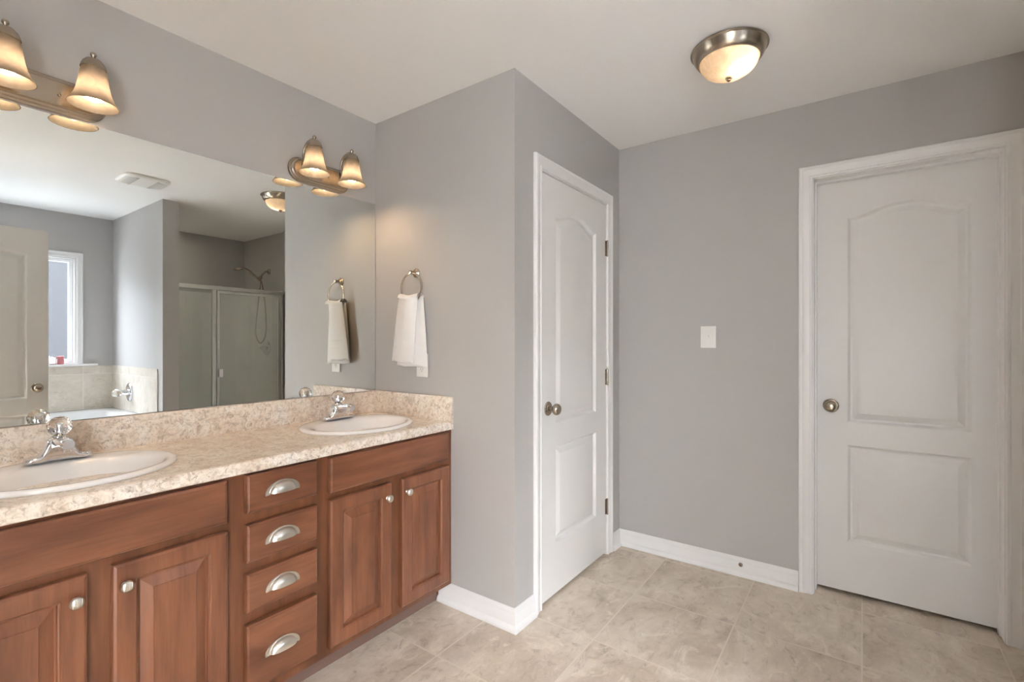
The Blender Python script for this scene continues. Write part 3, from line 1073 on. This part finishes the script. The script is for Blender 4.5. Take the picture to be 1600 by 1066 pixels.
# ------------------------------------------------------------------ towel ring and towel
tr = thing('towel_ring', (XT, 1.835, 1.598), 'brushed nickel towel ring on the wall beside the mirror', 'towel ring')
TX = XT - 0.036
MB().lathe([(0, 0.0005), (0.024, 0.0005), (0.024, 0.004), (0.021, 0.008), (0.014, 0.012), (0.010, 0.018), (0.0085, 0.030), (0.010, 0.038), (0.0085, 0.046), (0, 0.047)], (XT, 1.832, 1.600), (-1, 0, 0), 28).build('post', M_NICKEL, tr)
RR = 0.0735
rc = (TX, 1.832, 1.596 - RR)
pts = [(rc[0], rc[1] + RR * math.sin(2 * PI * i / 56), rc[2] + RR * math.cos(2 * PI * i / 56)) for i in range(57)]
MB().tube(pts, 0.0042, 10, False).build('ring', M_NICKEL, tr)

tw = MB()


def towel_layer(x_c, z_top, z_bot, yl_top, yr_top, yl_bot, yr_bot, th, seed, skew, bands=()):
    rings = []
    NZ, NP = 44, 28
    for j in range(NZ + 1):
        s = j / NZ
        z = z_top + (z_bot - z_top) * s
        e = s ** 0.8
        yl = yl_top + (yl_bot - yl_top) * e
        yr = yr_top + (yr_bot - yr_top) * e
        ring = []
        wav = 0.0045 * (1 - 0.3 * s)
        tt = th * (0.8 + 0.25 * math.sin(PI * min(1, s * 1.3)))
        for bz, bw_ in bands:
            if abs(z - bz) < bw_:
                tt *= 0.72
        if j in (0, NZ):
            tt *= 0.45
        for side_ in (0, 1):
            for i in range(NP + 1):
                f = i / NP if side_ == 0 else 1 - i / NP
                y = yl + (yr - yl) * f
                ed = 1 - abs(2 * f - 1) ** 6
                xx = x_c + wav * math.sin(f * 7.5 + seed + 0.8 * s) + 0.004 * math.sin(f * 3 + seed * 2) * s
                xx += (-1 if side_ == 0 else 1) * tt * 0.5 * max(ed, 0.12)
                zz = z + skew * f * s + 0.003 * math.sin(f * 9 + seed) * s
                ring.append(Vector((min(xx, XT - 0.0015), y, zz)))
        rings.append(ring)
    tw.rings(rings, True, True, True)


towel_layer(XT - 0.050, 1.478, 1.152, 1.905, 1.775, 1.967, 1.800, 0.026, 0.4, -0.012, [(1.255, 0.006), (1.238, 0.003)])
towel_layer(XT - 0.0235, 1.478, 1.130, 1.900, 1.760, 1.950, 1.730, 0.025, 2.1, -0.004, [(1.232, 0.005)])
# the fold over the ring
rings = []
for k in range(13):
    a = PI * k / 12
    ring = []
    for i in range(25):
        f = i / 24
        y = 1.905 + (1.765 - 1.905) * f
        dip = -0.009 * math.sin(PI * f) + 0.0012 * math.cos(f * 9)
        for _ in (0,):
            ring.append(Vector((TX - 0.0255 * math.cos(a), y, 1.474 + dip + 0.022 * math.sin(a))))
    rings.append(ring)
tw.rings(rings, False)
tag(tw.build('towel', M_TERRY, None, True, 60, origin=(TX, 1.835, 1.15)), 'white hand towel folded through the ring beside the mirror', 'towel')

# ------------------------------------------------------------------ outlet, switch, door stop
o = thing('wall_outlet', (XT, 1.787, 1.133), 'white wall outlet half hidden behind the hanging towel', 'outlet')
MB().box(XT - 0.006, XT - 0.0005, 1.747, 1.827, 1.075, 1.192, 0.0025).build('cover_plate', M_PLASTIC, o)
rc_ = MB().box(XT - 0.0075, XT - 0.005, 1.7705, 1.8035, 1.100, 1.167, 0.001).build('receptacle', M_PLASTIC, o)
for zz in (1.115, 1.151):
    for y0 in (1.7795, 1.7925):
        MB().box(XT - 0.008, XT - 0.007, y0, y0 + 0.0018, zz - 0.004, zz + 0.005).build('slot', M_DARK, rc_, False)
    MB().lathe([(0, 0.0079), (0.0022, 0.0079), (0.0022, 0.007), (0, 0.007)], (XT, 1.787, zz - 0.009), (-1, 0, 0), 10).build('ground_hole', M_DARK, rc_)

o = thing('light_switch', (XR, 0.695, 1.279), 'white toggle light switch on the grey wall between the two doors', 'light switch')
MB().box(XR - 0.006, XR - 0.0005, 0.654, 0.736, 1.218, 1.339, 0.0025).build('cover_plate', M_PLASTIC, o)
tg = MB()
tg.rings([[Vector((XR - 0.005, 0.695 + a, 1.279 + b)) for a, b in ((-0.005, -0.012), (0.005, -0.012), (0.005, 0.012), (-0.005, 0.012))], [Vector((XR - 0.016, 0.695 + a, 1.285 + b)) for a, b in ((-0.004, -0.005), (0.004, -0.005), (0.004, 0.005), (-0.004, 0.005))]], True, True, True)
tg.build('toggle', M_PLASTIC, o, False)
for zz in (1.249, 1.309):
    MB().lathe([(0, 0.0072), (0.003, 0.0068), (0.0035, 0.0055), (0, 0.0055)], (XR, 0.695, zz), (-1, 0, 0), 12).build('screw', M_PLASTIC, o)

o = thing('door_stop', (XR - 0.012, 0.528, 0.062), 'small round metal door stop mount on the right baseboard', 'door stop')
MB().lathe([(0.0, 0.0), (0.011, 0.0), (0.011, 0.002), (0.009, 0.005), (0.005, 0.006), (0.004, 0.003), (0, 0.003)], (XR - 0.0125, 0.528, 0.062), (-1, 0, 0), 20).build('base', M_NICKEL, o)
MB().lathe([(0, 0.003), (0.0035, 0.003), (0.0035, 0.0065), (0, 0.007)], (XR - 0.0125, 0.528, 0.062), (-1, 0, 0), 12).build('screw', M_KICK, o)

# ------------------------------------------------------------------ exhaust fan on the ceiling
fx, fy = 1.310, 0.011
ef = thing('exhaust_fan', (fx, fy, H), 'white exhaust fan grille on the ceiling, seen in the mirror', 'exhaust fan')


def squircle(hx, hy, z, p=5.0, n=56):
    r = []
    for i in range(n):
        t = 2 * PI * i / n
        c, s = math.cos(t), math.sin(t)
        r.append(Vector((fx + hx * abs(c) ** (2 / p) * (1 if c >= 0 else -1), fy + hy * abs(s) ** (2 / p) * (1 if s >= 0 else -1), z)))
    return r


MB().rings([squircle(0.144, 0.140, H - 0.0005), squircle(0.146, 0.142, H - 0.012), squircle(0.140, 0.136, H - 0.019), squircle(0.120, 0.116, H - 0.023), squircle(0.03, 0.03, H - 0.026)], True, True, True).build('cover', M_PLASTIC, ef, True, 40)
for s in (-1, 1):
    g = MB()
    for k in range(9):
        xx = fx + s * (0.058 + k * 0.0085)
        hl = 0.110 - 0.0035 * k
        g.box(xx - 0.0022, xx + 0.0022, fy - hl, fy + hl, H - 0.0285 + 0.0008 * k, H - 0.017)
    g.build('louver', M_GRILLE, ef, False)

# ------------------------------------------------------------------ tub, tile, valve
TY0, TY1, TZ = YW + 0.001, -0.555, 0.612


def rrect(x0, x1, y0, y1, r, z, n=8):
    out = []
    for (cx_, cy_, a0) in ((x1 - r, y1 - r, 0), (x0 + r, y1 - r, PI / 2), (x0 + r, y0 + r, PI), (x1 - r, y0 + r, 3 * PI / 2)):
        for i in range(n + 1):
            a = a0 + (PI / 2) * i / n
            out.append(Vector((cx_ + r * math.cos(a), cy_ + r * math.sin(a), z)))
    return out


tx0, tx1 = 0.031, XW - 0.001
tub = thing('bathtub', (0.80, -1.11, 0), 'white alcove bathtub under the window, seen in the mirror', 'bathtub')
MB().rings([rrect(tx0, tx1, TY0, TY1, 0.012, 0.001), rrect(tx0, tx1, TY0, TY1, 0.012, TZ - 0.012), rrect(tx0 + 0.004, tx1 - 0.004, TY0 + 0.004, TY1 - 0.004, 0.012, TZ - 0.003), rrect(tx0 + 0.012, tx1 - 0.012, TY0 + 0.012, TY1 - 0.012, 0.012, TZ),
            rrect(tx0 + 0.08, tx1 - 0.10, TY0 + 0.09, TY1 - 0.10, 0.16, TZ), rrect(tx0 + 0.10, tx1 - 0.115, TY0 + 0.105, TY1 - 0.115, 0.16, TZ - 0.012), rrect(tx0 + 0.15, tx1 - 0.16, TY0 + 0.15, TY1 - 0.16, 0.16, 0.30), rrect(tx0 + 0.20, tx1 - 0.20, TY0 + 0.20, TY1 - 0.20, 0.14, 0.18)],
           True, True, True).build('basin', M_ACRYL, tub, True, 50)
MB().lathe([(0, 0.006), (0.030, 0.006), (0.034, 0.003), (0.034, 0.0), (0, 0)], (tx1 - 0.140, -1.11, 0.45), (-0.99, 0, 0.14), 24).build('overflow_plate', M_CHROME, tub)

t1 = thing('trim_3', (0.80, YW, TZ), 'beige stone-look tile band around the tub, seen in the mirror', 'tile surround', None, 'structure')
MB().box(0.0405, XW - 0.0105, YW + 0.0005, YW + 0.010, TZ + 0.0005, 1.020).build('back_tiles', M_TILEX, t1, False)
MB().box(XW - 0.010, XW - 0.0005, YW + 0.0005, -0.535, TZ + 0.0005, 1.020).build('side_tiles', M_TILEY, t1, False)
MB().box(0.0305, 0.040, YW + 0.0005, -0.535, TZ + 0.0005, 1.020).build('side_tiles', M_TILEY, t1, False)
MB().box(XW - 0.011, XW - 0.0005, -0.5348, -0.520, 0.1, 1.020, 0.003).build('edge_trim', M_TRIM, t1)

tv = thing('tub_valve', (XW, -1.172, 0.788), 'chrome round tub valve with lever handle, seen in the mirror', 'tub faucet')
MB().lathe([(0, 0.0), (0.083, 0.0), (0.084, 0.004), (0.078, 0.010), (0.060, 0.015), (0.036, 0.018), (0, 0.018)], (XW - 0.0102, -1.172, 0.788), (-1, 0, 0), 40).build('escutcheon', M_CHROME, tv)
MB().lathe([(0, 0.018), (0.026, 0.018), (0.024, 0.040), (0.020, 0.048), (0.016, 0.060), (0, 0.060)], (XW - 0.0102, -1.172, 0.788), (-1, 0, 0), 28).build('hub', M_CHROME, tv)
b = MB()
faceted_ball(b, (XW - 0.105, -1.172, 0.788), 0.034)
for v in b.bm.verts:
    v.co.x = XW - 0.105 + (v.co.x - XW + 0.105) * 1.25
b.build('handle', M_ACRYLIC, tv, False)

# things on the window sill
sj = thing('glass_jar', (1.133, YW + 0.030, 1.0445), 'small clear glass jar on the tub window sill, seen in the mirror', 'jar')
MB().lathe([(0, 0.0005), (0.024, 0.0005), (0.026, 0.004), (0.026, 0.062), (0.0245, 0.064), (0.0235, 0.062), (0.0235, 0.006), (0, 0.005)], (1.133, YW + 0.030, 1.0445), (0, 0, 1), 28).build('glass', M_ACRYLIC, sj)
MB().lathe([(0, 0.0), (0.0265, 0.0), (0.0265, 0.011), (0, 0.012)], (1.133, YW + 0.030, 1.1092), (0, 0, 1), 28).build('lid', M_CHROME, sj)
pc = thing('pink_candle', (1.187, YW + 0.030, 1.0445), 'small pink candle beside the glass jar on the tub window sill', 'candle')
MB().lathe([(0, 0.0005), (0.0225, 0.0005), (0.0235, 0.003), (0.0235, 0.070), (0.020, 0.074), (0.008, 0.071), (0, 0.071)], (1.187, YW + 0.030, 1.0445), (0, 0, 1), 28).build('wax', M_PINK, pc)
MB().tube([(1.187, YW + 0.030, 1.115), (1.1873, YW + 0.030, 1.121), (1.188, YW + 0.030, 1.126)], 0.0009, 6).build('wick', M_DARK, pc)

# ------------------------------------------------------------------ shower
sx0, sx1 = XW + T, XR
YS = -0.80
su = thing('shower_surround', (2.26, -1.25, 0), 'pale fiberglass shower surround behind the glass, seen in the mirror', 'shower stall')
sur = MB()
pa = []
r = 0.10
for (x, y) in ((sx0 + 0.001, YS - 0.03), (sx0 + 0.001, YW + r)):
    pa.append((x, y))


def u_path(g):
    a = [(sx0 + g, YS - 0.025)]
    for k in range(9):
        t = PI + (PI / 2) * k / 8
        a.append((sx0 + g + (r - g) + (r - g) * math.cos(t), YW + g + (r - g) + (r - g) * math.sin(t)))
    for k in range(9):
        t = 1.5 * PI + (PI / 2) * k / 8
        a.append((sx1 - g - (r - g) + (r - g) * math.cos(t), YW + g + (r - g) + (r - g) * math.sin(t)))
    a.append((sx1 - g, YS - 0.025))
    return a


A, B = u_path(0.001), u_path(0.012)
ZS0, ZS1 = 0.10, 1.80
loop = lambda z: [Vector((x, y, z)) for x, y in A] + [Vector((x, y, z)) for x, y in B[::-1]]
sur.rings([loop(ZS0), loop(ZS1)], True, False, False)
n = len(A)
for z in (ZS0, ZS1):
    for i in range(n - 1):
        sur.face([Vector((*A[i], z)), Vector((*A[i + 1], z)), Vector((*B[i + 1], z)), Vector((*B[i], z))])
sur.build('wall_panels', M_FIBER, su, True, 40)
MB().rings([rrect(sx0 + 0.001, sx1 - 0.001, YW + 0.001, YS + 0.05, 0.01, 0.001), rrect(sx0 + 0.001, sx1 - 0.001, YW + 0.001, YS + 0.05, 0.01, 0.099), rrect(sx0 + 0.05, sx1 - 0.05, YW + 0.05, YS - 0.05, 0.04, 0.099), rrect(sx0 + 0.07, sx1 - 0.07, YW + 0.07, YS - 0.07, 0.04, 0.04)], True, True, True).build('pan', M_FIBER, su, True, 40)

se = thing('shower_enclosure', (2.26, YS, 0.10), 'framed glass shower enclosure with hinged door, seen in the mirror', 'shower enclosure')
ZE0, ZE1 = 0.1005, 1.790
MB().box(sx0 + 0.001, sx1 - 0.001, YS - 0.02, YS + 0.02, ZE1 - 0.036, ZE1, 0.005).build('rail', M_ALU, se)
MB().box(sx0 + 0.001, sx1 - 0.001, YS - 0.02, YS + 0.02, ZE0, ZE0 + 0.03, 0.004).build('rail', M_ALU, se)
MB().box(sx0 + 0.001, sx0 + 0.03, YS - 0.016, YS + 0.016, ZE0 + 0.03, ZE1 - 0.036, 0.003).build('left_jamb', M_ALU, se)
MB().box(2.790, sx1 - 0.013, YS - 0.016, YS + 0.016, ZE0 + 0.03, ZE1 - 0.036, 0.003).build('right_jamb', M_ALU, se)
MB().box(2.110, 2.143, YS - 0.016, YS + 0.016, ZE0 + 0.03, ZE1 - 0.036, 0.003).build('post', M_ALU, se)
MB().box(sx0 + 0.028, 2.112, YS - 0.003, YS + 0.003, ZE0 + 0.028, ZE1 - 0.034).build('fixed_pane', M_SHOWERGLASS, se, False)
mps = lambda u, n, z: Vector((u, YS + n, z))
gd = frame4(MB(), 2.150, 2.784, ZE0 + 0.036, ZE1 - 0.042, 0.026, -0.010, 0.014, mps, 0.003).build('glass_door', M_ALU, se)
MB().box(2.172, 2.762, YS - 0.001, YS + 0.004, ZE0 + 0.058, ZE1 - 0.064).build('door_pane', M_SHOWERGLASS, gd, False)
MB().box(2.160, 2.196, YS + 0.014, YS + 0.040, 0.905, 0.985, 0.004).build('pull', M_VINYL, gd)

AY = -1.112
sh = thing('hand_shower', (XR, AY, 2.03), 'nickel hand shower on its wall arm above the glass, seen in the mirror', 'shower head')
MB().lathe([(0, 0.0005), (0.032, 0.0005), (0.032, 0.004), (0.026, 0.010), (0.013, 0.016), (0, 0.016)], (XR, AY, 2.035), (-1, 0, 0), 28).build('flange', M_NICKEL, sh)
MB().tube(catmull([(XR - 0.01, AY, 2.035), (XR - 0.04, AY, 2.030), (XR - 0.068, AY, 2.005), (XR - 0.092, AY, 1.968)], 6), 0.0105, 14).build('arm', M_NICKEL, sh)
MB().lathe([(0, -0.026), (0.014, -0.026), (0.018, -0.018), (0.018, 0.018), (0.014, 0.026), (0, 0.026)], (XR - 0.100, AY, 1.952), (-0.5, 0, -0.86), 20).build('bracket', M_NICKEL, sh)
hs = MB().tube(catmull([(XR - 0.106, AY, 1.928), (XR - 0.160, AY, 1.972), (XR - 0.215, AY, 2.014), (XR - 0.262, AY, 2.034), (XR - 0.300, AY, 2.038)], 6), [0.011 + 0.00016 * k for k in range(25)], 16).build('handset', M_NICKEL, sh)
MB().lathe([(0, 0.020), (0.020, 0.020), (0.038, 0.012), (0.045, 0.002), (0.045, -0.008), (0.040, -0.012), (0, -0.012)], (XR - 0.330, AY, 2.026), (-0.12, 0, 1), 32).build('spray_face', M_NICKEL, hs)
hose = catmull([(XR - 0.100, AY + 0.008, 1.930), (XR - 0.104, AY + 0.012, 1.86), (XR - 0.135, AY + 0.012, 1.60), (XR - 0.155, AY + 0.012, 1.40), (XR - 0.145, AY + 0.012, 1.29), (XR - 0.100, AY + 0.010, 1.235), (XR - 0.050, AY + 0.008, 1.30), (XR - 0.036, AY + 0.006, 1.45), (XR - 0.050, AY + 0.004, 1.70), (XR - 0.074, AY - 0.004, 1.88), (XR - 0.096, AY - 0.008, 1.945)], 10)
MB().tube(hose, 0.0068, 10).build('hose', M_NICKEL, sh)

sv = thing('shower_valve', (XR, -1.134, 1.178), 'chrome round shower valve below the hose, seen in the mirror', 'shower valve')
MB().lathe([(0, 0.0), (0.082, 0.0), (0.083, 0.004), (0.076, 0.010), (0.050, 0.015), (0.028, 0.018), (0, 0.018)], (XR - 0.0125, -1.134, 1.178), (-1, 0, 0), 36).build('escutcheon', M_CHROME, sv)
MB().lathe([(0, 0.018), (0.024, 0.018), (0.022, 0.045), (0.027, 0.052), (0.028, 0.075), (0.022, 0.082), (0, 0.083)], (XR - 0.0125, -1.134, 1.178), (-1, 0, 0), 24).build('handle', M_CHROME, sv)

rl = thing('added_fill_light', (1.86, -1.28, H), 'added round fill lamp brightening the shower, hidden by the partition', 'ceiling light')  # added lamp with no known fixture here, lifts the dark shower
MB().lathe([(0.056, 0.001), (0.078, 0.001), (0.080, 0.004), (0.074, 0.008), (0.060, 0.009), (0.056, 0.005), (0.056, 0.001)], (1.86, -1.28, H), (0, 0, -1), 36).build('trim_ring', M_PLASTIC, rl)
MB().lathe([(0, 0.0035), (0.054, 0.0035), (0.0555, 0.002), (0.0555, 0.001), (0, 0.001)], (1.86, -1.28, H), (0, 0, -1), 32).build('lens', emitter('added_fill_lens', (1.0, 0.88, 0.74), 62.0), rl)
